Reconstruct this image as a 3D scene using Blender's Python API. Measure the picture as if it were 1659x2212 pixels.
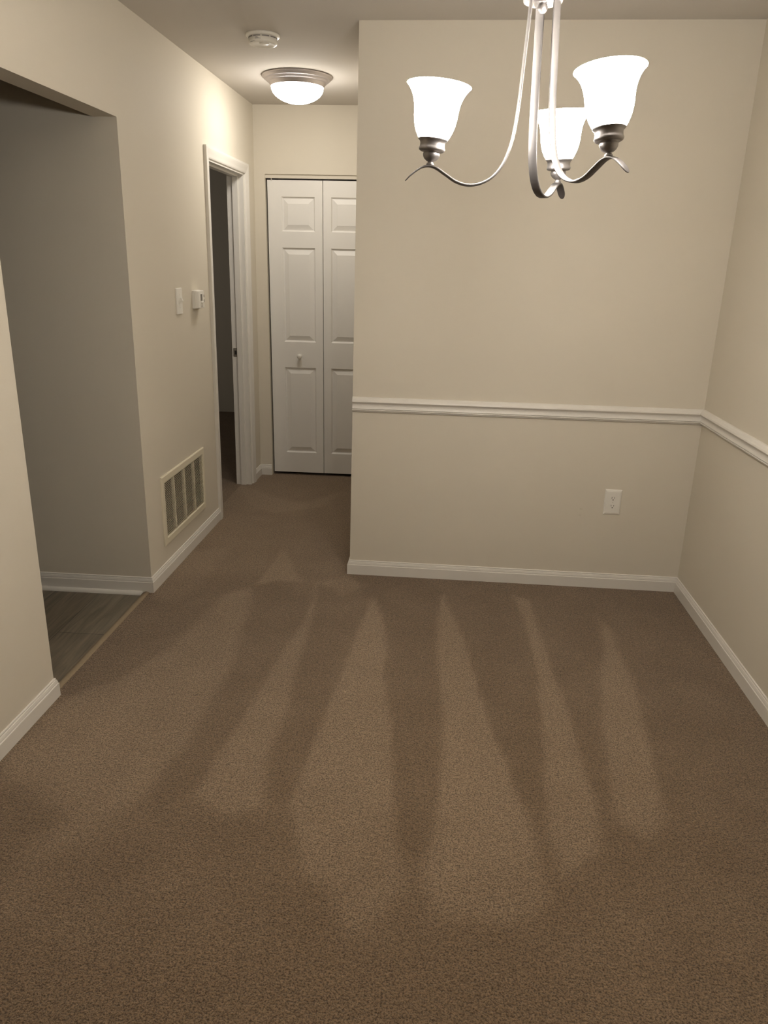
import bpy, math, random
from mathutils import Vector, Matrix, noise

for o in list(bpy.data.objects):
    bpy.data.objects.remove(o)
S = bpy.context.scene
col = S.collection
PI = math.pi

# ------------------------------------------------------------------ camera
CAM_H = 1.51799
YAW, PITCH, ROLL, FPX = -0.06762, -0.32533, 0.02252, 1611.05
fw = Vector((math.sin(YAW)*math.cos(PITCH), math.cos(YAW)*math.cos(PITCH), math.sin(PITCH)))
r0 = Vector((math.cos(YAW), -math.sin(YAW), 0)); u0 = r0.cross(fw)
rr = r0*math.cos(ROLL) + u0*math.sin(ROLL)
uu = -r0*math.sin(ROLL) + u0*math.cos(ROLL)
cam = bpy.data.cameras.new('camera')
cam.sensor_fit = 'HORIZONTAL'; cam.sensor_width = 36.0
cam.lens = FPX/1659*36.0
cam.clip_start = 0.02
co = bpy.data.objects.new('camera', cam); col.objects.link(co)
M = Matrix((rr, uu, -fw)).transposed().to_4x4(); M.translation = (0, 0, CAM_H)
co.matrix_world = M
S.camera = co

# ------------------------------------------------------------------ world, exposure, lamp strengths
w = bpy.data.worlds.new('world'); S.world = w; w.use_nodes = True
w.node_tree.nodes['Background'].inputs[0].default_value = (1, .93, .82, 1)
w.node_tree.nodes['Background'].inputs[1].default_value = 0.0
S.view_settings.view_transform = 'Standard'; S.view_settings.look = 'None'
S.view_settings.gamma = 1.0; S.view_settings.use_curve_mapping = False
S.view_settings.exposure = 1.1
LAMP_COL = (1.0, 0.948, 0.875)
SHADE_E, BULB_E, DOME_E, LIVING_E = 48.0, 190.0, 18.0, 3.0

# ------------------------------------------------------------------ dimensions
H = 2.44
XL, XR, Y1, XP, Y2 = -1.27483, 1.21669, 3.49116, -0.40546, 5.243
SK, SL, LE, LP = -0.01411, 0.01665, 0.00916, 0.00948
TW = 0.097
YJ, YN, ZO = 3.15354, 2.24643, 2.0252
YREAR = -2.7

def warp_left(v):
    return Vector((v.x + SL*(v.y-Y2) + LE*v.z, v.y, v.z))
def warp_dining(v):
    t = max(0., min(1., (XR-v.x)/(XR-XP)))
    return Vector((v.x + LP*v.z*t, v.y + SK*(v.x-XP), v.z))
def ident(v): return v

# ------------------------------------------------------------------ mesh helpers
class MB:
    def __init__(s): s.v = []; s.f = []; s.sm = []
    def add(s, vs, fs, smooth=False):
        b = len(s.v); s.v += [Vector(x) for x in vs]
        for f in fs: s.f.append([b+i for i in f]); s.sm.append(smooth)
        return s
    def box(s, x0, x1, y0, y1, z0, z1):
        vs = [(x0,y0,z0),(x1,y0,z0),(x1,y1,z0),(x0,y1,z0),(x0,y0,z1),(x1,y0,z1),(x1,y1,z1),(x0,y1,z1)]
        return s.add(vs, [(0,3,2,1),(4,5,6,7),(0,1,5,4),(1,2,6,5),(2,3,7,6),(3,0,4,7)])
    def lathe(s, prof, n=48, cap=True, M=None, smooth=True):
        """prof: (r, z) list around local Z"""
        vs = []; fs = []
        for (r, z) in prof:
            for i in range(n):
                a = 2*PI*i/n; vs.append(Vector((r*math.cos(a), r*math.sin(a), z)))
        for j in range(len(prof)-1):
            for i in range(n):
                k = (i+1) % n
                fs.append((j*n+i, j*n+k, (j+1)*n+k, (j+1)*n+i))
        if M is not None: vs = [M @ v for v in vs]
        s.add(vs, fs, smooth)
        if cap:
            b = len(s.v)-len(vs)
            if prof[0][0] > 1e-5: s.f.append([b+i for i in range(n)][::-1]); s.sm.append(False)
            if prof[-1][0] > 1e-5:
                q = b+(len(prof)-1)*n; s.f.append([q+i for i in range(n)]); s.sm.append(False)
        return s
    def segment(s, prof, p0, p1, n, m0=0., m1=0., smooth=False):
        """extrude a wall moulding. prof: (depth, z); n: wall normal; m: mitre (+ outside corner, - inside corner)"""
        p0 = Vector(p0); p1 = Vector(p1); n = Vector(n); t = (p1-p0).normalized(); k = len(prof)
        a = [p0 + n*d - t*(m0*d) + Vector((0,0,z)) for d, z in prof]
        b = [p1 + n*d + t*(m1*d) + Vector((0,0,z)) for d, z in prof]
        fs = [(i, (i+1) % k, k+(i+1) % k, k+i) for i in range(k)]
        s.add(a+b, fs, smooth)
        s.add(a, [tuple(range(k))[::-1]]); s.add(b, [tuple(range(k))])
        return s
    def rbox(s, c, size, bev, M=None, seg=3):
        """box with rounded edges in X/Y outline and bevelled front (local +Z)"""
        x, y, z = [q/2 for q in size]
        def ring(inset, zz, r):
            pts = []
            for (cx, cy, a0) in ((x-inset-r, y-inset-r, 0), (-x+inset+r, y-inset-r, PI/2), (-x+inset+r, -y+inset+r, PI), (x-inset-r, -y+inset+r, 1.5*PI)):
                for i in range(seg+1):
                    a = a0 + PI/2*i/seg
                    pts.append(Vector((cx + r*math.cos(a), cy + r*math.sin(a), zz)))
            return pts
        rings = [ring(0, -z, bev*1.2), ring(0, z-bev, bev*1.2), ring(bev*.3, z-bev*.3, bev), ring(bev, z, bev*.6)]
        n = len(rings[0]); vs = [q for r_ in rings for q in r_]; fs = []
        for j in range(len(rings)-1):
            for i in range(n):
                k = (i+1) % n; fs.append((j*n+i, j*n+k, (j+1)*n+k, (j+1)*n+i))
        fs.append(tuple(range(n))[::-1]); fs.append(tuple((len(rings)-1)*n+i for i in range(n)))
        vs = [Vector(c)+v for v in vs]
        if M is not None: vs = [M @ v for v in vs]
        return s.add(vs, fs)
    def build(s, name, mat, parent=None, warp=ident, origin=None, recalc=True):
        me = bpy.data.meshes.new(name)
        vs = [warp(v) for v in s.v]
        org = Vector(origin) if origin is not None else Vector((0,0,0))
        me.from_pydata([v-org for v in vs], [], s.f)
        for p, q in zip(me.polygons, s.sm): p.use_smooth = q
        if recalc:
            import bmesh
            bm = bmesh.new(); bm.from_mesh(me); bmesh.ops.recalc_face_normals(bm, faces=bm.faces); bm.to_mesh(me); bm.free()
        me.materials.append(mat)
        o = bpy.data.objects.new(name, me); col.objects.link(o)
        if parent is not None: o.parent = parent
        o.location = org
        return o

def link_mesh(name, me, parent=None, loc=(0,0,0), rot=(0,0,0)):
    o = bpy.data.objects.new(name, me); col.objects.link(o)
    o.parent = parent; o.location = loc; o.rotation_euler = rot
    return o
def thing(name, label, cat, loc=(0,0,0)):
    o = bpy.data.objects.new(name, None); col.objects.link(o); o.location = loc
    o.empty_display_size = .05; o['label'] = label; o['category'] = cat
    return o
def struct(o, label=None):
    o['kind'] = 'structure'
    if label: o['label'] = label
    return o
def part(mb, name, mat, root, warp=ident, **k):
    """vertices are given in world space; the child keeps them relative to its thing"""
    o = mb.build(name, mat, None, warp, **k)
    me = o.data; L = Vector(root.location)
    par = root.parent
    while par is not None: L += Vector(par.location); par = par.parent
    for v in me.vertices: v.co = v.co + Vector(o.location) - L
    o.location = (0,0,0); o.parent = root
    return o

# ------------------------------------------------------------------ materials
def mat(name, base, rough=.6, metal=0., bump=None, spec=.5, var=None, coat=0.):
    m = bpy.data.materials.new(name); m.use_nodes = True; nt = m.node_tree
    b = nt.nodes['Principled BSDF']
    b.inputs['Base Color'].default_value = (*base, 1); b.inputs['Roughness'].default_value = rough
    b.inputs['Metallic'].default_value = metal; b.inputs['Specular IOR Level'].default_value = spec
    tc = nt.nodes.new('ShaderNodeNewGeometry')
    if var:
        sc, amt = var
        n = nt.nodes.new('ShaderNodeTexNoise'); n.inputs['Scale'].default_value = sc; n.inputs['Detail'].default_value = 3
        nt.links.new(tc.outputs['Position'], n.inputs['Vector'])
        mx = nt.nodes.new('ShaderNodeMix'); mx.data_type = 'RGBA'
        mx.inputs[6].default_value = (*[c*(1-amt) for c in base], 1); mx.inputs[7].default_value = (*[min(1, c*(1+amt)) for c in base], 1)
        nt.links.new(n.outputs['Fac'], mx.inputs[0]); nt.links.new(mx.outputs[2], b.inputs['Base Color'])
    if bump:
        sc, st, dist = bump
        n = nt.nodes.new('ShaderNodeTexNoise'); n.inputs['Scale'].default_value = sc; n.inputs['Detail'].default_value = 2
        nt.links.new(tc.outputs['Position'], n.inputs['Vector'])
        bp = nt.nodes.new('ShaderNodeBump'); bp.inputs['Strength'].default_value = st; bp.inputs['Distance'].default_value = dist
        nt.links.new(n.outputs['Fac'], bp.inputs['Height']); nt.links.new(bp.outputs['Normal'], b.inputs['Normal'])
    return m

PAINT = (.67, .615, .515)
m_wall = mat('cream_wall_paint', PAINT, .7, bump=(260, .12, .0008), spec=.25, var=(1.3, .02))
m_kwall = mat('kitchen_wall_paint', PAINT, .7, bump=(260, .12, .0008), spec=.25)
m_brown = mat('bounce_cut_brown', (.20, .15, .10), .6, var=(3, .1))  # dark tone for unseen walls, added to cut bounce light; no cabinets
m_ceil = mat('ceiling_paint', (.62, .58, .525), .9, bump=(180, .15, .001), spec=.1)
m_trim = mat('white_trim_paint', (.735, .70, .64), .38, spec=.4, var=(14, .02))
m_door = mat('white_door_paint', (.80, .775, .73), .42, spec=.4, bump=(350, .06, .0004))
m_plastic = mat('white_plastic', (.80, .77, .70), .4, var=(30, .01))
m_cream = mat('almond_enamel', (.74, .68, .53), .45, var=(20, .03))
m_dark = mat('dark_void', (.012, .010, .009), .9, var=(30, .1))
m_slot = mat('black_slot', (.02, .017, .015), .7, var=(30, .1))
m_nickel = mat('brushed_nickel', (.27, .252, .245), .46, metal=.9, bump=(500, .05, .0002))
m_arm = mat('nickel_arm_dimmed', (.17, .158, .152), .52, metal=.9, bump=(500, .05, .0002))  # same nickel as the cups, colour darkened to tone down lamp glare
m_pan = mat('brushed_nickel_pan', (.50, .46, .45), .5, metal=.9, bump=(500, .05, .0002))
m_strike = mat('strike_plate_metal', (.42, .38, .33), .4, metal=1., bump=(300, .05, .0002))
m_text = mat('grey_print', (.22, .2, .2), .6, var=(30, .05))
m_lcd = mat('thermostat_window', (.16, .14, .12), .25, var=(30, .05))
m_button = mat('grey_white_button', (.62, .58, .52), .4, var=(30, .02))
m_filter = mat('dusty_filter', (.10, .085, .05), .95, bump=(60, .5, .01), var=(8, .6))

def emit(name, c, e, var=None):
    m = bpy.data.materials.new(name); m.use_nodes = True; nt = m.node_tree
    b = nt.nodes['Principled BSDF']
    b.inputs['Base Color'].default_value = (.8, .78, .74, 1); b.inputs['Roughness'].default_value = .35
    b.inputs['Emission Color'].default_value = (*c, 1); b.inputs['Emission Strength'].default_value = e
    n = nt.nodes.new('ShaderNodeTexNoise'); n.inputs['Scale'].default_value = 25
    r = nt.nodes.new('ShaderNodeMapRange'); r.inputs[3].default_value = .3; r.inputs[4].default_value = .4
    nt.links.new(n.outputs['Fac'], r.inputs[0]); nt.links.new(r.outputs[0], b.inputs['Roughness'])
    return m
m_shade = emit('frosted_glass_lit', LAMP_COL, SHADE_E)
m_bulb = emit('bulb_lit', LAMP_COL, BULB_E)
m_dome = emit('flush_glass_lit', LAMP_COL, DOME_E)
m_living = emit('living_lamp_lit', LAMP_COL, LIVING_E)

def carpet_mat():
    m = bpy.data.materials.new('tan_carpet'); m.use_nodes = True; nt = m.node_tree; N = nt.nodes; L = nt.links
    b = N['Principled BSDF']; b.inputs['Roughness'].default_value = .95; b.inputs['Specular IOR Level'].default_value = .08
    b.inputs['Sheen Weight'].default_value = .15; b.inputs['Sheen Roughness'].default_value = .5
    g = N.new('ShaderNodeNewGeometry')
    at = N.new('ShaderNodeAttribute'); at.attribute_name = 'nap_hall_light'
    def ns(sc, det=2., rough=.5, dist=0.):
        n = N.new('ShaderNodeTexNoise'); n.inputs['Scale'].default_value = sc; n.inputs['Detail'].default_value = det
        n.inputs['Roughness'].default_value = rough; n.inputs['Distortion'].default_value = dist
        L.new(g.outputs['Position'], n.inputs['Vector']); return n
    def rng(src, a, bb, c, d):
        r = N.new('ShaderNodeMapRange'); r.inputs[1].default_value = a; r.inputs[2].default_value = bb
        r.inputs[3].default_value = c; r.inputs[4].default_value = d; L.new(src, r.inputs[0]); return r.outputs[0]
    def mth(op, a, bb):
        q = N.new('ShaderNodeMath'); q.operation = op
        for i, x in enumerate((a, bb)):
            if isinstance(x, (int, float)): q.inputs[i].default_value = x
            else: L.new(x, q.inputs[i])
        return q.outputs[0]
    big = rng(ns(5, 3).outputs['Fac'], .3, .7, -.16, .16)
    nap_hall_light = mth('ADD', at.outputs['Fac'], big)
    mx = N.new('ShaderNodeMix'); mx.data_type = 'RGBA'; L.new(nap_hall_light, mx.inputs[0])
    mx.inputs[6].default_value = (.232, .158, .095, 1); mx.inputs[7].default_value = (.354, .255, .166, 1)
    # tufts: shade in the pits between the twists is painted into the colour
    tuft = ns(215, 3., .62, .3)
    clump = rng(ns(85, 2.5, .6, .5).outputs['Fac'], .34, .62, .80, 1.10)
    fine = ns(420, 2)
    pit_shade = rng(tuft.outputs['Fac'], .38, .56, .42, 1.16)
    fn = rng(fine.outputs['Fac'], .3, .7, .82, 1.16)
    k = mth('MULTIPLY', mth('MULTIPLY', pit_shade, fn), clump)
    vm = N.new('ShaderNodeVectorMath'); vm.operation = 'SCALE'; L.new(mx.outputs[2], vm.inputs[0]); L.new(k, vm.inputs[3])
    L.new(vm.outputs[0], b.inputs['Base Color'])
    h = mth('ADD', tuft.outputs['Fac'], mth('MULTIPLY', fine.outputs['Fac'], .35))
    h = mth('ADD', h, mth('MULTIPLY', ns(70, 2).outputs['Fac'], .9))
    bp = N.new('ShaderNodeBump'); bp.inputs['Strength'].default_value = .8; bp.inputs['Distance'].default_value = .010
    L.new(h, bp.inputs['Height']); L.new(bp.outputs['Normal'], b.inputs['Normal'])
    return m
m_carpet = carpet_mat()

def plank_mat():
    m = bpy.data.materials.new('wood_look_planks'); m.use_nodes = True; nt = m.node_tree; N = nt.nodes; L = nt.links
    b = N['Principled BSDF']; b.inputs['Roughness'].default_value = .42
    g = N.new('ShaderNodeNewGeometry'); sp = N.new('ShaderNodeSeparateXYZ'); L.new(g.outputs['Position'], sp.inputs[0])
    cb = N.new('ShaderNodeCombineXYZ')
    ay = N.new('ShaderNodeMath'); ay.operation = 'ADD'; ay.inputs[1].default_value = -2.733 + 1.8; L.new(sp.outputs[1], ay.inputs[0])
    ax = N.new('ShaderNodeMath'); ax.operation = 'ADD'; ax.inputs[1].default_value = 1.562 + .21*19; L.new(sp.outputs[0], ax.inputs[0])
    L.new(ay.outputs[0], cb.inputs[0]); L.new(ax.outputs[0], cb.inputs[1])
    br = N.new('ShaderNodeTexBrick'); br.inputs['Scale'].default_value = 1.0; br.inputs['Brick Width'].default_value = .9
    br.inputs['Row Height'].default_value = .21; br.inputs['Mortar Size'].default_value = .0016; br.offset = .37
    br.inputs['Color1'].default_value = (.125, .095, .062, 1); br.inputs['Color2'].default_value = (.185, .155, .112, 1)
    br.inputs['Mortar'].default_value = (.05, .04, .03, 1)
    L.new(cb.outputs[0], br.inputs['Vector'])
    sc = N.new('ShaderNodeVectorMath'); sc.operation = 'MULTIPLY'; sc.inputs[1].default_value = (38, 3.2, 1); L.new(g.outputs['Position'], sc.inputs[0])
    n = N.new('ShaderNodeTexNoise'); n.inputs['Scale'].default_value = 1; n.inputs['Detail'].default_value = 6; n.inputs['Distortion'].default_value = 1.2
    L.new(sc.outputs[0], n.inputs['Vector'])
    r = N.new('ShaderNodeMapRange'); r.inputs[1].default_value = .3; r.inputs[2].default_value = .7; r.inputs[3].default_value = .62; r.inputs[4].default_value = 1.3
    L.new(n.outputs['Fac'], r.inputs[0])
    vm = N.new('ShaderNodeVectorMath'); vm.operation = 'SCALE'; L.new(br.outputs['Color'], vm.inputs[0]); L.new(r.outputs[0], vm.inputs[3])
    L.new(vm.outputs[0], b.inputs['Base Color'])
    return m
m_plank = plank_mat()

# ------------------------------------------------------------------ structure: walls
def grid_wall(axis, a, b, us, vs, holes):
    """wall slab between a and b on `axis`, cells us x vs (other horizontal axis, z), minus holes (u0,u1,v0,v1)"""
    mb = MB()
    def hole(i, j):
        if i < 0 or j < 0 or i >= len(us)-1 or j >= len(vs)-1: return True
        cu, cv = (us[i]+us[i+1])/2, (vs[j]+vs[j+1])/2
        return any(h[0] < cu < h[1] and h[2] < cv < h[3] for h in holes)
    def P(t, u, v): return (t, u, v) if axis == 'x' else (u, t, v)
    for i in range(len(us)-1):
        for j in range(len(vs)-1):
            if hole(i, j): continue
            u0_, u1_, v0, v1 = us[i], us[i+1], vs[j], vs[j+1]
            mb.add([P(a,u0_,v0),P(a,u1_,v0),P(a,u1_,v1),P(a,u0_,v1)], [(0,1,2,3)])
            mb.add([P(b,u0_,v0),P(b,u1_,v0),P(b,u1_,v1),P(b,u0_,v1)], [(3,2,1,0)])
            if hole(i-1, j): mb.add([P(a,u0_,v0),P(b,u0_,v0),P(b,u0_,v1),P(a,u0_,v1)], [(0,1,2,3)])
            if hole(i+1, j): mb.add([P(a,u1_,v0),P(b,u1_,v0),P(b,u1_,v1),P(a,u1_,v1)], [(3,2,1,0)])
            if hole(i, j-1): mb.add([P(a,u0_,v0),P(b,u0_,v0),P(b,u1_,v0),P(a,u1_,v0)], [(3,2,1,0)])
            if hole(i, j+1): mb.add([P(a,u0_,v1),P(b,u0_,v1),P(b,u1_,v1),P(a,u1_,v1)], [(0,1,2,3)])
    return mb

DY0, DY1, DZ = 4.262, 4.983, 2.018      # rough opening of the bedroom door
GY0, GY1, GZ0, GZ1 = 3.362, 3.945, .190, .483
ZB = -.03
wl = grid_wall('x', XL-TW, XL, [YREAR-.1, YN, YJ, GY0, GY1, DY0, DY1, 7.6], [ZB, GZ0, GZ1, DZ, ZO, H+.02],
               [(YN, YJ, ZB, ZO), (DY0, DY1, ZB, DZ), (GY0, GY1, GZ0, GZ1)])
struct(wl.build('wall_left', m_wall, warp=warp_left))
# dining back wall (end of it is the corner by the hallway)
struct(MB().box(XP, XR+.1, Y1, Y1+.11, ZB, H+.02).build('wall_back', m_wall, warp=warp_dining))
struct(MB().box(XP+.02, XP+.12, Y1+.11, Y2+.1, ZB, H+.02).build('wall_hall', m_wall))
struct(MB().box(XR, XR+.1, YREAR-.1, Y1+.1, ZB, H+.02).build('wall_right', m_wall))
struct(MB().box(-4.7, XR+.1, YREAR-.1, YREAR, ZB, H+.02).build('wall_rear', m_wall))
# hall end wall with the closet opening
BX0, BX1, BZ = -1.186, -.445, 2.0358
struct(grid_wall('y', Y2, Y2+.1, [XL-.06, BX0, BX1, XP+.12], [ZB, BZ, H+.02], [(BX0, BX1, ZB, BZ)]).build('wall_end', m_wall))
# closet interior behind the bifold
cb_ = MB().box(XL-.05, XP+.12, Y2+.7, Y2+.78, ZB, H+.02); cb_.box(XP+.04, XP+.12, Y2+.1, Y2+.7, ZB, H+.02)
struct(cb_.build('wall_closet', m_wall))
# kitchen: wall flush with the far side of the opening, its other walls out of view
xk = warp_left(Vector((XL-TW, YJ, 0))).x
struct(MB().box(-4.7, XL-TW, YJ, YJ+.1, ZB, H+.02).build('wall_kitchen', m_kwall, warp=lambda v: warp_left(v) if v.x > -2 else v))
struct(MB().box(-4.8, -4.7, YREAR-.1, 7.7, ZB, H+.02).build('wall_far_left', m_brown))
struct(MB().box(-4.7, xk-.0, -.3, -.2, ZB, H+.02).build('wall_kitchen_rear', m_brown))
# dark bedroom beyond the open door
struct(MB().box(-4.7, XL-TW-.02, 4.02, 4.10, ZB, H+.02).build('wall_bedroom_near', m_kwall))
struct(MB().box(-4.7, XL-.02, 7.5, 7.6, ZB, H+.02).build('wall_bedroom_far', m_kwall))
struct(MB().box(-4.8, XR+.1, YREAR-.1, 7.7, H, H+.08).build('ceiling', m_ceil))

# ------------------------------------------------------------------ structure: floors
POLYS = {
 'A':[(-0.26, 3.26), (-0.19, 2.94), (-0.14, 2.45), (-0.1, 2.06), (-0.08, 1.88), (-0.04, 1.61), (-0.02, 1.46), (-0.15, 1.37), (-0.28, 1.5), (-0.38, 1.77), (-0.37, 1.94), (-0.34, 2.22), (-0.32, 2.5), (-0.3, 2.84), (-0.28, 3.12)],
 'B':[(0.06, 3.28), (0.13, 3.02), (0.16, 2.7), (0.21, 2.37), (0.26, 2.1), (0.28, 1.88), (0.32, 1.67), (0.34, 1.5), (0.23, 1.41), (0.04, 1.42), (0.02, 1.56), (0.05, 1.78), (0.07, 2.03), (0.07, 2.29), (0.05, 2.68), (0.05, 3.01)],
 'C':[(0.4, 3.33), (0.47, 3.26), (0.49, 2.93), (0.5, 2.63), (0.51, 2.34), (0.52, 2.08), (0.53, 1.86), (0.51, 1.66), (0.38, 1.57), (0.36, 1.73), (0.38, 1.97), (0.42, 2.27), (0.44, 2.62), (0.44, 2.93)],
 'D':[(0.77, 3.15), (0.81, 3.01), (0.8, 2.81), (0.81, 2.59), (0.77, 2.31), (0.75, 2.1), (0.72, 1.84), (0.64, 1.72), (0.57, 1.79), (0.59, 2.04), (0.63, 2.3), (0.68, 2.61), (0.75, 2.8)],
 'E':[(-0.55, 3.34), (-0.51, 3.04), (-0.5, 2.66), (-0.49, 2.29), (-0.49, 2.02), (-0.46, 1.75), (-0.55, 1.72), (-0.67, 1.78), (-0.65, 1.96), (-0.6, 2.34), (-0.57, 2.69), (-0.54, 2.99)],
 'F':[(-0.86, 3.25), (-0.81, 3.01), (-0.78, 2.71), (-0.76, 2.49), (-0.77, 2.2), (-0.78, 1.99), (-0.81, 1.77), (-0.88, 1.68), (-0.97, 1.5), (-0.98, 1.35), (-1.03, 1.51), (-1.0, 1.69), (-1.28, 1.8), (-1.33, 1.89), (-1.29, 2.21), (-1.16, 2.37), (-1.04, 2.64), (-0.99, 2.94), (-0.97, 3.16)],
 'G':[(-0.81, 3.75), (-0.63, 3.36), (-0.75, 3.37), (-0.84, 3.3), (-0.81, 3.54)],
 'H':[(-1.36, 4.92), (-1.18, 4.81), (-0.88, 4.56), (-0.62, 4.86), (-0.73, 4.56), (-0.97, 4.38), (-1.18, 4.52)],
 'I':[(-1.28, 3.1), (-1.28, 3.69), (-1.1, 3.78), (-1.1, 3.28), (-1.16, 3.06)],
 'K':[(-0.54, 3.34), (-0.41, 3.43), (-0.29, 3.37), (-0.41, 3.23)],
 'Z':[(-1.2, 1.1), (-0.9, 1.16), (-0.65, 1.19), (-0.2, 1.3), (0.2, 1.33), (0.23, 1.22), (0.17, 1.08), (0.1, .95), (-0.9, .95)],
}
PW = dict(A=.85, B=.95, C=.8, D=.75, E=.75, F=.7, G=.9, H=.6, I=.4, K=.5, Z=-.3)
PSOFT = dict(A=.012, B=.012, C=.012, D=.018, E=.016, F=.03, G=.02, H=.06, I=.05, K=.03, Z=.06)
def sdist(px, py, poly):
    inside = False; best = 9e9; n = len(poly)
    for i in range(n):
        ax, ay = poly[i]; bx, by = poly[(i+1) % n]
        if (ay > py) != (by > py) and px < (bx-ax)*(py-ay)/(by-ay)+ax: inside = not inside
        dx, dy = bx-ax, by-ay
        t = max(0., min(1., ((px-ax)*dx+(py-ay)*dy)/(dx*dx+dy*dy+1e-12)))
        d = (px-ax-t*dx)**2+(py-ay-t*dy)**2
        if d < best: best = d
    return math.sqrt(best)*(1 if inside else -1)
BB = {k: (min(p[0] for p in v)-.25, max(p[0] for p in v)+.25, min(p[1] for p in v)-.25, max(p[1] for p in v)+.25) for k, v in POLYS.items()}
def nap_hall_light(x, y):
    h = max(0., min(1., (y-3.15)/.45))*max(0., min(1., (-.38-x)/.12)); v = .12 + .42*h*h*(3-2*h)  # base tone; hall carpet lightened to paint in its brighter light
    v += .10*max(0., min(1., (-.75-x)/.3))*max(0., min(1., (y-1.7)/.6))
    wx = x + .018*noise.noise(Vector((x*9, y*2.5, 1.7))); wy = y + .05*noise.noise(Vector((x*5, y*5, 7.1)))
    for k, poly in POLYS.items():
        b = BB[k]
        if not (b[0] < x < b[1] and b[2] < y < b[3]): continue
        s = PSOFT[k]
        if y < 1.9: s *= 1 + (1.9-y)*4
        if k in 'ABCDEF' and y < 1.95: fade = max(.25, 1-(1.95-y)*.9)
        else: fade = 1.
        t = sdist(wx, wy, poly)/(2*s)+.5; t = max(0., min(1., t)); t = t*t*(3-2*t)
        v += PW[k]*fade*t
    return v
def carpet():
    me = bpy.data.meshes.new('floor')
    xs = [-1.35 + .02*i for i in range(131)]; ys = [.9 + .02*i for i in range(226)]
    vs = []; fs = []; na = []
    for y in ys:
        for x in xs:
            vs.append((x, y, 0.)); na.append(nap_hall_light(x, y))
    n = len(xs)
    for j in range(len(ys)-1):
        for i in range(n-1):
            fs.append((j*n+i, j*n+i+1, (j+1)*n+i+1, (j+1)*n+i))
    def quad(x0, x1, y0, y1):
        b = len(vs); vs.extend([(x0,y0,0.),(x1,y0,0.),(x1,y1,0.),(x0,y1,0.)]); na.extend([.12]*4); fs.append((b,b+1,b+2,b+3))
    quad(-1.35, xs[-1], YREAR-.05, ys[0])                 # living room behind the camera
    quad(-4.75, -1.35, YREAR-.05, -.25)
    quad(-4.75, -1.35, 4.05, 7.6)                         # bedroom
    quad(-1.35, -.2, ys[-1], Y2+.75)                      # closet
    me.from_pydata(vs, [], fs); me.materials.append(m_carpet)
    a = me.attributes.new('nap_hall_light', 'FLOAT', 'POINT'); a.data.foreach_set('value', na)
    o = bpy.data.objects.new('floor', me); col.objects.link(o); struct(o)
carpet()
struct(MB().box(-4.75, -1.352, -.25, YJ+.02, -.05, -.009).build('floor_kitchen', m_plank))
# tucked carpet edge at the kitchen threshold
m_edge = mat('carpet_edge_binding', (.27, .205, .13), .9, bump=(300, .4, .002), var=(60, .12))
pe = []
for i in range(9):
    a = PI*i/8; pe.append((-.016*math.cos(a), .008*math.sin(a)))
e0 = MB(); k = len(pe)
xa, xb_ = -1.361+.012, -1.345+.012
va = [Vector((xa+p[0]+.0, YN-.03, -.006+p[1]*1.6)) for p in pe]; vb = [Vector((xb_+p[0]+.0, YJ, -.006+p[1]*1.6)) for p in pe]
e0.add(va+vb, [(i, i+1, k+i+1, k+i) for i in range(k-1)]+[(k-1, 0, k, 2*k-1)], True)
struct(e0.build('trim_1', m_edge), 'tan carpet edge strip along the kitchen threshold')

bl = bpy.data.lights.new('bedroom_fill_light', 'POINT'); bl.energy = 3.8; bl.color = (1, .98, .96); bl.shadow_soft_size = .15  # added fill light, no lamp there; lifts the dark doorway
blo = bpy.data.objects.new('bedroom_fill_light', bl); col.objects.link(blo); blo.location = (-3.6, 5.6, 1.7)

# ------------------------------------------------------------------ mouldings
BASE = [(0,-.02),(.0122,-.02),(.0122,.0495),(.0118,.0515),(.0098,.0530),(.0092,.0545),(.0100,.0562),(.0092,.0600),(.0078,.0640),(.0070,.0668),(.0050,.0676),(.0047,.0690),(.0056,.0712),(.0048,.0740),(.0028,.0755),(0,.0755)]
RT, RH = .9062, .0715
RAIL = [(0,0),(.004,0),(.008,.012),(.0135,.09),(.0195,.2),(.0215,.29),(.0195,.345),(.0145,.405),(.0120,.47),(.0112,.54),(.0118,.61),(.0135,.69),(.0150,.74),(.0150,.765),(.0108,.78),(.0106,.80),(.0145,.815),(.0155,.845),(.0140,.875),(.0100,.89),(.0092,.92),(.0098,.94),(.0065,.955),(.0045,1.),(0,1.)]
RAIL = [(d, RT - f*RH) for d, f in RAIL]
nx = (1,0,0)
b1 = MB(); b1.segment(BASE, (XL, YREAR, 0), (XL, YN, 0), nx, 0, 1); b1.segment(BASE, (XL, YN, 0), (XL-TW+.03, YN, 0), (0,1,0), 1, 0)
struct(b1.build('baseboard_left', m_trim, warp=warp_left), 'white baseboard on the left wall before the kitchen opening')
b2 = MB(); b2.segment(BASE, (XL, YJ, 0), (XL, 4.206, 0), nx, 1, 0)
struct(b2.build('baseboard_hall', m_trim, warp=warp_left), 'white baseboard under the return air grille')
b3 = MB(); b3.segment(BASE, (XL, YJ, 0), (-4.0, YJ, 0), (0,-1,0), 1, 0)
struct(b3.build('baseboard_kitchen', m_trim, warp=lambda v: warp_left(v) if v.x > XL-.05 else v), 'white baseboard inside the dark kitchen')
b4 = MB(); b4.segment(BASE, (XL, 5.05, 0), (XL, Y2, 0), nx, 0, -1)
struct(b4.build('baseboard_corner', m_trim, warp=warp_left), 'short white baseboard between door casing and closet corner')
b5 = MB(); b5.segment(BASE, (XL, Y2, 0), (BX0-.004, Y2, 0), (0,-1,0), -1, 0)
struct(b5.build('baseboard_end', m_trim), 'short white baseboard beside the closet door')
b6 = MB(); b6.segment(BASE, (XP, Y1, 0), (XR, Y1, 0), (0,-1,0), 1, -1)
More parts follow.
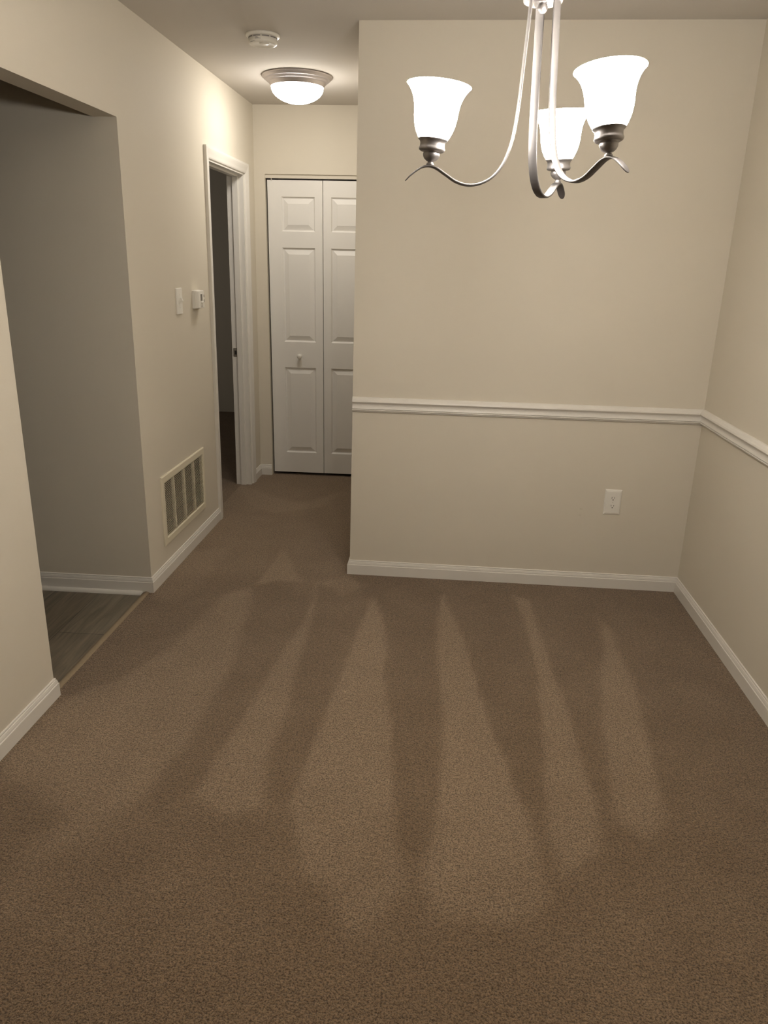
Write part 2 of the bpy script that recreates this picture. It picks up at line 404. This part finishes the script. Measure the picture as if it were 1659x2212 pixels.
b6.segment(BASE, (XP, Y1, 0), (XP, Y2, 0), (-1,0,0), 1, -1)
struct(b6.build('baseboard_back', m_trim, warp=warp_dining), 'white baseboard on the dining back wall')
b7 = MB(); b7.segment(BASE, (XR, Y1+SK*(XR-XP), 0), (XR, YREAR, 0), (-1,0,0), -1, 0)
struct(b7.build('baseboard_right', m_trim), 'white baseboard on the right wall')
r1 = MB(); r1.segment(RAIL, (XP+.0, Y1, 0), (XR, Y1, 0), (0,-1,0), 0, -1)
struct(r1.build('trim_2', m_trim, warp=warp_dining), 'white chair rail on the dining back wall')
r2 = MB(); r2.segment(RAIL, (XR, Y1+SK*(XR-XP), 0), (XR, YREAR, 0), (-1,0,0), -1, 0)
struct(r2.build('trim_3', m_trim), 'white chair rail on the right wall')
# quarter round in the kitchen
qr = [(.012,-.01)] + [(.012+.016*math.cos(PI/2*i/6), -.009+.017*math.sin(PI/2*i/6)) for i in range(7)]
q1 = MB(); q1.segment(qr, (-1.352, YJ, 0), (-4.0, YJ, 0), (0,-1,0), 0, 0, smooth=False)
struct(q1.build('trim_4', m_trim), 'white quarter round at the kitchen plank floor')

# ------------------------------------------------------------------ bedroom door frame (open doorway)
CY0, CY1, CZ = 4.209, 5.052, 2.0705         # outer edges of the casing
CW = .060
d1 = bpy.data.objects.new('door_1', None); col.objects.link(d1); d1.location = warp_left(Vector((XL, (CY0+CY1)/2, 0)))
struct(d1, 'open doorway on the left wall with white casing')
CAS = [(0,0),(.017,0),(.0175,.012),(.0165,.020),(.0135,.036),(.0115,.052),(.0090,.058),(0,.060)]  # (proud, distance from outer edge)
def casing_leg(yo, sgn):
    mb = MB(); k = len(CAS)
    a = [Vector((XL+d, yo+sgn*q, -.01)) for d, q in CAS]; b = [Vector((XL+d, yo+sgn*q, CZ-q)) for d, q in CAS]
    mb.add(a+b, [(i, (i+1) % k, k+(i+1) % k, k+i) for i in range(k)]); mb.add(a, [tuple(range(k))]); mb.add(b, [tuple(range(k))])
    return mb
for yo, sgn in ((CY0, 1), (CY1, -1)):
    part(casing_leg(yo, sgn), 'casing', m_trim, d1, warp_left)
mb = MB(); k = len(CAS)
a = [Vector((XL+d, CY0+q, CZ-q)) for d, q in CAS]; b = [Vector((XL+d, CY1-q, CZ-q)) for d, q in CAS]
mb.add(a+b, [(i, (i+1) % k, k+(i+1) % k, k+i) for i in range(k)]); mb.add(a, [tuple(range(k))]); mb.add(b, [tuple(range(k))])
part(mb, 'head_casing', m_trim, d1, warp_left)
JX0, JX1 = XL-TW-.006, XL+.002
JY0, JY1, JZ = 4.281, 4.966, 2.001
jb = MB().box(JX0, JX1, DY0, JY0, -.01, DZ); jb.box(JX0, JX1, JY1, DY1, -.01, DZ); jb.box(JX0, JX1, DY0, DY1, JZ, DZ)
part(jb, 'door_jamb', m_trim, d1, warp_left)
def stop(y0, y1, z0, z1):
    return (XL-.067, XL-.032, y0, y1, z0, z1)
sb = MB().box(*stop(JY0, JY0+.011, -.01, JZ)).box(*stop(JY1-.011, JY1, -.01, JZ)).box(*stop(JY0, JY1, JZ-.011, JZ))
part(sb, 'door_stop', m_trim, d1, warp_left)
sp_ = MB().rbox((0,0,0), (.032,.058,.003), .003)
sM = Matrix.Translation(Vector((XL-TW+.017, JY1-.001, .915))) @ Matrix.Rotation(PI/2, 4, 'X')
sp_.v = [sM @ v for v in sp_.v]
s_o = part(sp_, 'strike_plate', m_strike, d1, warp_left)
s_o['label'] = 'small dull metal strike plate'
hp = MB().box(XL-TW+.010, XL-TW+.024, JY1-.0036, JY1-.002, .902, .928)
part(hp, 'latch_hole', m_slot, s_o, warp_left)
# the door leaf itself, swung fully open into the dark bedroom
dl = MB().box(XL-TW-.70, XL-TW-.012, 4.235, 4.270, .012, 1.99)
part(dl, 'door_leaf', m_door, d1, warp_left)

# ------------------------------------------------------------------ bifold closet door
d2 = bpy.data.objects.new('door_2', None); col.objects.link(d2); d2.location = (-.81, Y2+.04, 0)
struct(d2, 'white two-leaf bifold closet door with moulded panels')
def leaf(x0, x1, px0, px1):
    yf, yb = Y2+.020, Y2+.052
    z0, z1 = .021, 2.003
    zs = [z0, .170, .787, .964, 1.585, 1.687, 1.902, z1]
    xs = [x0, px0, px1, x1]
    mb = MB()
    for i in range(3):
        for j in range(7):
            if i == 1 and j % 2 == 1:
                rings = [(0,0),(.006,.0095),(.010,.0115),(.014,.0105),(.040,.0015),(.042,.0005)]
                prev = None
                for ins, dep in rings:
                    q = [(px0+ins, yf+dep, zs[j]+ins), (px1-ins, yf+dep, zs[j]+ins), (px1-ins, yf+dep, zs[j+1]-ins), (px0+ins, yf+dep, zs[j+1]-ins)]
                    if prev is not None: mb.add(prev+q, [(0,1,5,4),(1,2,6,5),(2,3,7,6),(3,0,4,7)])
                    prev = q
                mb.add(prev, [(0,1,2,3)])
            else:
                mb.add([(xs[i],yf,zs[j]),(xs[i+1],yf,zs[j]),(xs[i+1],yf,zs[j+1]),(xs[i],yf,zs[j+1])], [(0,1,2,3)])
    mb.add([(x0,yf,z0),(x1,yf,z0),(x1,yb,z0),(x0,yb,z0),(x0,yf,z1),(x1,yf,z1),(x1,yb,z1),(x0,yb,z1)], [(0,3,2,1),(4,5,6,7),(1,2,6,5),(2,3,7,6),(3,0,4,7)])
    import bmesh
    o = mb.build('door_panel', m_door)
    bm = bmesh.new(); bm.from_mesh(o.data); bmesh.ops.remove_doubles(bm, verts=bm.verts, dist=1e-5); bmesh.ops.recalc_face_normals(bm, faces=bm.faces); bm.to_mesh(o.data); bm.free()
    for v in o.data.vertices: v.co = v.co - Vector(d2.location)
    o.parent = d2
    return o
lf = leaf(-1.1745, -.8085, -1.083, -.860)
leaf(-.8045, -.4485, -.752, -.529)
kb = MB().lathe([(.0,.040),(.009,.0395),(.0145,.036),(.0172,.030),(.0165,.024),(.012,.0175),(.0085,.012),(.0095,.005),(.013,.002),(.013,0)], 28)
kM = Matrix.Translation(Vector((-.9725, Y2+.020, .868))) @ Matrix.Rotation(PI/2, 4, 'X')
kb.v = [kM @ v for v in kb.v]
part(kb, 'knob', m_plastic, lf)
part(MB().box(BX0, BX1, Y2+.010, Y2+.018, BZ-.0235, BZ), 'track_fascia', m_wall, d2)
tr = MB().box(BX0, BX1, Y2+.024, Y2+.050, BZ-.026, BZ)
part(tr, 'track', mat('track_steel', (.10,.09,.095), .7, metal=.0, var=(20,.05)), d2)
pn = MB().lathe([(.003, 1.998), (.003, 2.03)], 12, M=Matrix.Translation(Vector((-1.147, Y2+.020, 0))))
part(pn, 'pivot_pin', m_plastic, lf)

# ------------------------------------------------------------------ scuffs on the dining wall
sc = MB().box(.7085, .7215, Y1-.0006, Y1+.002, .4025, .4040); sc.box(.7075, .7190, Y1-.0006, Y1+.002, .3705, .3718)
sm = mat('wall_gouge', (.40,.34,.25), .8, var=(60,.1))
so = sc.build('scuff_marks', sm, warp=warp_dining); struct(so)

# ------------------------------------------------------------------ return air grille
gr = thing('return_air_grille', 'large almond metal return air grille low on the left wall', 'vent grille', warp_left(Vector((XL, 3.65, .15))))
G0, G1, GA, GB = 3.336, 3.966, .1605, .512
fr = MB(); px_ = XL; t_ = .009
ring = [((G0,G1,GA,GB), 0.), ((G0,G1,GA,GB), .006), ((G0+.004,G1-.004,GA+.004,GB-.004), t_), ((GY0+.004,GY1-.004,GZ0+.004,GZ1-.004), t_), ((GY0+.007,GY1-.007,GZ0+.007,GZ1-.007), .003), ((GY0+.007,GY1-.007,GZ0+.007,GZ1-.007), -.012)]
prev = None
for (q0,q1,z0,z1), d in ring:
    q = [(XL+d,q0,z0),(XL+d,q1,z0),(XL+d,q1,z1),(XL+d,q0,z1)]
    if prev: fr.add(prev+q, [(0,1,5,4),(1,2,6,5),(2,3,7,6),(3,0,4,7)])
    prev = q
part(fr, 'frame', m_cream, gr, warp_left)
lv = MB(); NS = 33; za, zb_ = GZ0+.007, GZ1-.007
for i in range(NS):
    z = za + (zb_-za)*(i+.5)/NS
    y0, y1 = GY0+.006, GY1-.006
    vs = [(XL+.0045,y0,z-.0008),(XL+.0045,y1,z-.0008),(XL-.0065,y1,z-.0082),(XL-.0065,y0,z-.0082)]
    vs += [(x+.0003,y,zz+.0032) for x,y,zz in vs]
    lv.add(vs, [(0,1,2,3),(7,6,5,4),(0,4,5,1),(2,6,7,3),(0,3,7,4),(1,5,6,2)])
part(lv, 'louvers', m_cream, gr, warp_left)
for yy in (3.503, 3.6525, 3.800):
    part(MB().box(XL-.010, XL+.0065, yy-.0028, yy+.0028, za, zb_), 'mullion', m_cream, gr, warp_left)
dk = MB()
x0_, x1_ = XL-.16, XL-.011
q0,q1,z0,z1 = GY0+.002, GY1-.002, GZ0+.002, GZ1-.002
dk.add([(x1_,q0,z0),(x1_,q1,z0),(x1_,q1,z1),(x1_,q0,z1),(x0_,q0,z0),(x0_,q1,z0),(x0_,q1,z1),(x0_,q0,z1)], [(0,1,5,4),(1,2,6,5),(2,3,7,6),(3,0,4,7),(4,5,6,7)])
part(dk, 'duct', m_dark, gr, warp_left)
part(MB().box(XL-.07, XL-.055, q0+.001, q1-.001, z0+.05, z1-.001), 'filter', m_filter, gr, warp_left)

# ------------------------------------------------------------------ light switch
def left_frame(y, z, off):
    """matrix: local x -> -y?, local y -> z, local z -> +x (out of the left wall)"""
    Mx = Matrix(((0,0,1),(1,0,0),(0,1,0))).to_4x4()
    Mx.translation = Vector((XL+off, y, z)); return Mx
sw = thing('light_switch', 'white toggle light switch plate on the left wall', 'light switch', warp_left(Vector((XL, 3.72, 1.305))))
p1 = MB().rbox((0,0,0), (.076,.124,.007), .0028, M=left_frame(3.722, 1.3065, .0035)); part(p1, 'plate', m_plastic, sw, warp_left)
tg = MB(); Mt = left_frame(3.722, 1.3065, .0085) @ Matrix.Rotation(-.45, 4, 'X')
tg.rbox((0,.004,.006), (.0095,.020,.018), .0018, M=Mt); part(tg, 'toggle', m_plastic, sw, warp_left)
sbm = MB().rbox((0,0,0), (.014,.026,.0016), .0006, M=left_frame(3.722, 1.3065, .0075)); part(sbm, 'toggle_bezel', m_plastic, sw, warp_left)
for dz in (.030, -.030):
    part(MB().lathe([(.0035,0),(.0030,.0012),(0,.0015)], 14, M=left_frame(3.722, 1.3065+dz, .0068)), 'screw', m_plastic, sw, warp_left)

# ------------------------------------------------------------------ thermostat
th = thing('thermostat', 'white boxy thermostat beside the bedroom door casing', 'thermostat', warp_left(Vector((XL, 3.97, 1.26))))
ty, tz = 3.972, 1.304
part(MB().rbox((0,0,0), (.098,.092,.014), .003, M=left_frame(ty, tz, .007)), 'back_plate', m_plastic, th, warp_left)
cv = MB(); Mt = left_frame(ty, tz, 0)
def rrect(hx, hy, r, z, dy=0.):
    out = []
    for cx, cy, a0 in ((hx-r, hy-r, 0), (-hx+r, hy-r, PI/2), (-hx+r, -hy+r, PI), (hx-r, -hy+r, 1.5*PI)):
        for i in range(5):
            a = a0+PI/2*i/4; out.append(Mt @ Vector((cx+r*math.cos(a), cy+dy+r*math.sin(a), z)))
    return out
rs = [rrect(.048,.045,.005,.0145), rrect(.047,.045,.006,.024), rrect(.0425,.0435,.006,.0325), rrect(.0405,.042,.005,.034)]
n_ = 20; allv = [v for r_ in rs for v in r_]
cv.add(allv, [(j*n_+i, j*n_+(i+1) % n_, (j+1)*n_+(i+1) % n_, (j+1)*n_+i) for j in range(3) for i in range(n_)] + [tuple(range(n_))[::-1], tuple(3*n_+i for i in range(n_))])
cvo = part(cv, 'cover', m_plastic, th, warp_left)
part(MB().rbox((-.004,.010,0), (.026,.034,.0012), .0005, M=left_frame(ty, tz, .0345)), 'display', m_lcd, th, warp_left)
part(MB().rbox((.004,-.014,0), (.032,.009,.006), .002, M=left_frame(ty, tz, .036)), 'temperature_lever', m_plastic, th, warp_left)
for dx in (-.010, .008):
    part(MB().rbox((dx,-.030,0), (.010,.012,.003), .0008, M=left_frame(ty, tz, .0355)), 'button', m_button, th, warp_left)
for dz in (.016, -.008):
    part(MB().rbox((.036,dz,0), (.005,.014,.002), .0006, M=left_frame(ty, tz, .0345)), 'side_slot', m_lcd, th, warp_left)

# ------------------------------------------------------------------ wall outlet
ot = thing('wall_outlet', 'white duplex wall outlet below the chair rail', 'outlet', warp_dining(Vector((.859, Y1, .383))))
def din_frame(x, z, off):
    Mx = Matrix(((1,0,0),(0,0,-1),(0,1,0))).to_4x4(); Mx.translation = Vector((x, Y1-off, z)); return Mx
OX, OZ = .859, .4450
pl = MB(); Mo = din_frame(OX, OZ, 0)
def rr2(hx, hy, z):
    return [Mo @ Vector(v) for v in ((-hx,-hy,z),(hx,-hy,z),(hx,hy,z),(-hx,hy,z))]
rg = [rr2(.0395,.063,.0), rr2(.0395,.063,.0018), rr2(.0375,.060,.0042), rr2(.0325,.0535,.0062), rr2(.0305,.050,.0066)]
pv = [v for r_ in rg for v in r_]
pl.add(pv, [(j*4+i, j*4+(i+1) % 4, (j+1)*4+(i+1) % 4, (j+1)*4+i) for j in range(4) for i in range(4)]+[(16,17,18,19),(3,2,1,0)])
part(pl, 'plate', m_plastic, ot, warp_dining)
for dz in (.0195, -.0195):
    rc = MB(); Mr = din_frame(OX, OZ+dz, .0066)
    pts = []
    for i in range(32):
        a = 2*PI*i/32; pts.append(Vector((.0172*math.cos(a), max(-.0125, min(.0125, .0172*math.sin(a))), 0)))
    top = [Mr @ (p+Vector((0,0,.0008))) for p in pts]; bot = [Mr @ p for p in pts]
    rc.add(bot+top, [(i, (i+1) % 32, 32+(i+1) % 32, 32+i) for i in range(32)]+[tuple(range(32,64))])
    r_o = part(rc, 'receptacle', m_plastic, ot, warp_dining)
    part(MB().rbox((-.0063,.0035,0), (.0020,.0085,.0006), .0002, M=din_frame(OX, OZ+dz, .0076)), 'slot', m_slot, r_o, warp_dining)
    part(MB().rbox((.0063,.0035,0), (.0020,.0070,.0006), .0002, M=din_frame(OX, OZ+dz, .0076)), 'slot', m_slot, r_o, warp_dining)
    part(MB().lathe([(.0026,0),(.0026,.0006),(0,.0006)], 16, M=din_frame(OX, OZ+dz-.0068, .0073)), 'ground_hole', m_slot, r_o, warp_dining)
part(MB().lathe([(.0035,0),(.0030,.0012),(0,.0015)], 14, M=din_frame(OX, OZ, .0064)), 'screw', m_plastic, ot, warp_dining)

# ------------------------------------------------------------------ smoke detector
sd = thing('smoke_detector', 'round white smoke detector on the ceiling near the hallway', 'smoke detector', (-.828, 3.70, H))
def down(x, y): return Matrix.Translation(Vector((x, y, H))) @ Matrix.Rotation(PI, 4, 'X')
D = down(-.828, 3.70)
part(MB().lathe([(.0735,0),(.0745,.004),(.0735,.008),(.069,.0115),(.063,.0125)], 56, M=D), 'mounting_base', m_plastic, sd)
part(MB().lathe([(.0625,.0115),(.0625,.030),(.0622,.034),(.0590,.0385),(.0520,.0405),(.048,.0400),(.040,.0400),(.038,.0395),(0,.0395)], 56, M=D), 'body', m_plastic, sd)
def arc_slab(r, a0, a1, z0, z1, t=.0006, n=10):
    mb = MB(); vs = []
    for i in range(n+1):
        a = a0+(a1-a0)*i/n
        for rr_ in (r-.001, r+t):
            for z in (z0, z1): vs.append(D @ Vector((rr_*math.cos(a), rr_*math.sin(a), z)))
    fs = []
    for i in range(n):
        b = i*4; fs += [(b+2, b+6, b+7, b+3), (b, b+1, b+5, b+4), (b, b+4, b+6, b+2), (b+1, b+3, b+7, b+5)]
    fs += [(0,2,3,1), (n*4, n*4+1, n*4+3, n*4+2)]
    return mb.add(vs, fs)
# in this flipped frame local +y points to the camera (-Y); local x is world x
for c in range(10):
    a0 = PI/2 + .22 + c*2*PI/10
    part(arc_slab(.0625, a0-.26, a0+.26, .0145, .0185), 'vent_slot', m_text, sd)
for i, (a0, a1) in enumerate(((1.72,1.90),(1.66,1.92),(1.50,1.92))):
    part(arc_slab(.0625, a0, a1, .0215+i*.0028, .0228+i*.0028), 'printed_text', m_text, sd)
for i in range(5):
    a0 = 2.0+i*.09
    part(arc_slab(.0608, a0, a0+.035, .0335, .0375), 'sounder_slit', m_text, sd)
part(MB().lathe([(.020,.0395),(.020,.0425),(.0185,.0440),(0,.0442)], 32, M=D @ Matrix.Translation(Vector((.012,.030,0)))), 'test_button', m_plastic, sd)

# ------------------------------------------------------------------ flush ceiling light
fl = thing('flush_ceiling_light', 'flush dome ceiling light with a nickel pan, lit, in the hallway', 'ceiling light', (-.820, 4.470, H))
D2 = down(-.820, 4.470)
part(MB().lathe([(.178,0),(.187,.001),(.1885,.005),(.186,.009),(.180,.011),(.177,.017),(.171,.0215),(.166,.0225),(.163,.028),(.157,.0325),(.153,.0335),(.150,.039),(.1455,.046),(.1435,.053),(.140,.054),(.136,.050)], 72, M=D2, cap=False), 'pan', m_pan, fl)
dp = [(.1385,.052)]
for i in range(1, 13):
    a = PI/2*i/12; dp.append((.1395*math.cos(a)**1.12 if i < 12 else 0, .056+.077*math.sin(a)))
part(MB().lathe(dp, 72, M=D2, cap=False), 'glass_dome', m_dome, fl)

# ------------------------------------------------------------------ chandelier
CX, CY = .1760, 1.7512
ch = thing('chandelier', 'brushed nickel three-arm chandelier with lit frosted bell shades', 'chandelier', (CX, CY, H))
def catmull(P, n=8):
    out = []
    for i in range(len(P)-1):
        p0, p1, p2, p3 = P[max(i-1,0)], P[i], P[i+1], P[min(i+2,len(P)-1)]
        for k in range(n):
            t = k/n
            out.append(tuple(.5*((2*p1[j])+(-p0[j]+p2[j])*t+(2*p0[j]-5*p1[j]+4*p2[j]-p3[j])*t*t+(-p0[j]+3*p1[j]-3*p2[j]+p3[j])*t**3) for j in range(len(p1))))
    out.append(tuple(P[-1])); return out
SZ = 1.7115       # height where the sockets stand on the arms
# (radius, z, width, thickness)
PR = [(.016,2.115,.016,.005),(.022,2.060,.018,.005),(.0262,2.010,.019,.0052),(.0285,1.965,.019,.0052),(.0308,1.925,.019,.0052),(.0335,1.880,.019,.0052),(.0362,1.835,.019,.0052),(.0405,1.790,.019,.0052),
      (.0475,1.752,.019,.0052),(.0605,1.717,.019,.0052),(.0800,1.6915,.019,.0054),(.1040,1.6775,.019,.0054),(.1305,1.6730,.019,.0054),(.1570,1.6790,.019,.0052),(.1800,1.6925,.019,.0050),(.1990,1.7040,.0185,.0048),
      (.2135,1.7085,.018,.0045),(.2290,1.7065,.018,.0040),(.2430,1.6985,.0185,.0035),(.2545,1.6895,.0175,.003),(.2620,1.6820,.012,.0025),(.2650,1.6790,.004,.002)]
PR = [(r, z-H, w_, t) for r, z, w_, t in PR]
pts = catmull(PR, 7)
arm = MB(); ringn = 12; rings = []
for i, (r, z, w_, t) in enumerate(pts):
    a = pts[max(i-1, 0)]; b = pts[min(i+1, len(pts)-1)]
    tx, tz_ = b[0]-a[0], b[1]-a[1]; l = math.hypot(tx, tz_) or 1; nxr, nzr = -tz_/l, tx/l
    for j in range(ringn):
        q = 2*PI*j/ringn
        cc, ss = math.cos(q), math.sin(q)
        yy = math.copysign(abs(cc)**.35, cc)*w_/2; nn = math.copysign(abs(ss)**.6, ss)*t/2
        off = .013*max(0., min(1., (.2135-r)/(.2135-.05)))
        rings.append(Vector((r+nxr*nn, yy+off, z+nzr*nn)))
np_ = len(pts)
arm.add(rings, [(i*ringn+j, i*ringn+(j+1) % ringn, (i+1)*ringn+(j+1) % ringn, (i+1)*ringn+j) for i in range(np_-1) for j in range(ringn)], True)
arm.add(rings[:ringn], [tuple(range(ringn))]); arm.add(rings[-ringn:], [tuple(range(ringn))])
cup = MB().lathe([(.0,-.003),(.0075,-.002),(.0085,.000),(.0072,.0022),(.0055,.0040),(.0060,.0055),(.0095,.0070),(.0140,.0105),(.0168,.0150),(.0178,.0195),(.0172,.0225),(.0160,.0240),(.0225,.0245),(.0265,.0265),(.0278,.0300),(.0268,.0325),(.0262,.0350),(.0260,.0395),(.0268,.0435),(.0295,.0460),(.0312,.0475),(.0305,.0490),(.0270,.0490)], 40, cap=False)
outer = [(.0285,.0470),(.0325,.0520),(.0362,.0590),(.0400,.0680),(.0430,.0790),(.0448,.0900),(.0456,.1000),(.0468,.1100),(.0492,.1200),(.0530,.1300),(.0585,.1395),(.0640,.1465),(.0665,.1485)]
inner = [(.0655,.1490)] + [(r-.003, z+.0005) for r, z in outer[::-1][1:]]
shade = MB().lathe(catmull(outer, 3)+inner, 56, cap=False)
bulb = MB().lathe([(.0,.046),(.012,.046),(.013,.062),(.018,.075),(.025,.088),(.0275,.100),(.025,.112),(.017,.121),(.008,.1245),(0,.1255)], 28, cap=False)
tmp = {}
for nm, mb_, mt in (('arm', arm, m_arm), ('socket_cup', cup, m_nickel), ('lamp_shade', shade, m_shade), ('bulb', bulb, m_bulb)):
    o_ = mb_.build(nm, mt); tmp[nm] = o_.data; bpy.data.objects.remove(o_)
SOCK = [((-.0348, 1.7266, 1.7113), 5.0), ((.3039, 1.5796, 1.7143), 7.0), ((.2625, 1.9475, 1.7021), 5.0)]
for (sx, sy, sz), tilt in SOCK:
    ang = math.atan2(sy-CY, sx-CX)
    dz = sz-SZ
    a_o = link_mesh('arm', tmp['arm'], ch, (0,0,dz), (0,0,ang))
    for nm in ('socket_cup', 'lamp_shade', 'bulb'):
        link_mesh(nm, tmp[nm], a_o, (.2135, 0, SZ-H), (0, -math.radians(tilt), 0))
Dc = Matrix.Translation(Vector((CX, CY, 0)))
part(MB().lathe([(.0,1.993),(.006,1.994),(.0095,1.998),(.0105,2.003),(.009,2.008),(.0060,2.011),(.014,2.0125),(.034,2.0105),(.0385,2.0125),(.0395,2.016),(.036,2.020),(.018,2.024),(.010,2.030),(.007,2.05)], 48, cap=False, M=Dc), 'centre_disc', m_arm, ch)
part(MB().lathe([(.0065,2.02),(.0065,2.10),(.016,2.105),(.021,2.115),(.016,2.126),(.0075,2.132),(.0065,2.15),(.0065,2.405),(.012,2.412)], 32, cap=False, M=Dc), 'stem', m_nickel, ch)
part(MB().lathe([(.010,2.402),(.030,2.406),(.052,2.418),(.061,2.432),(.063,2.440)], 48, cap=False, M=Dc), 'canopy', m_nickel, ch)
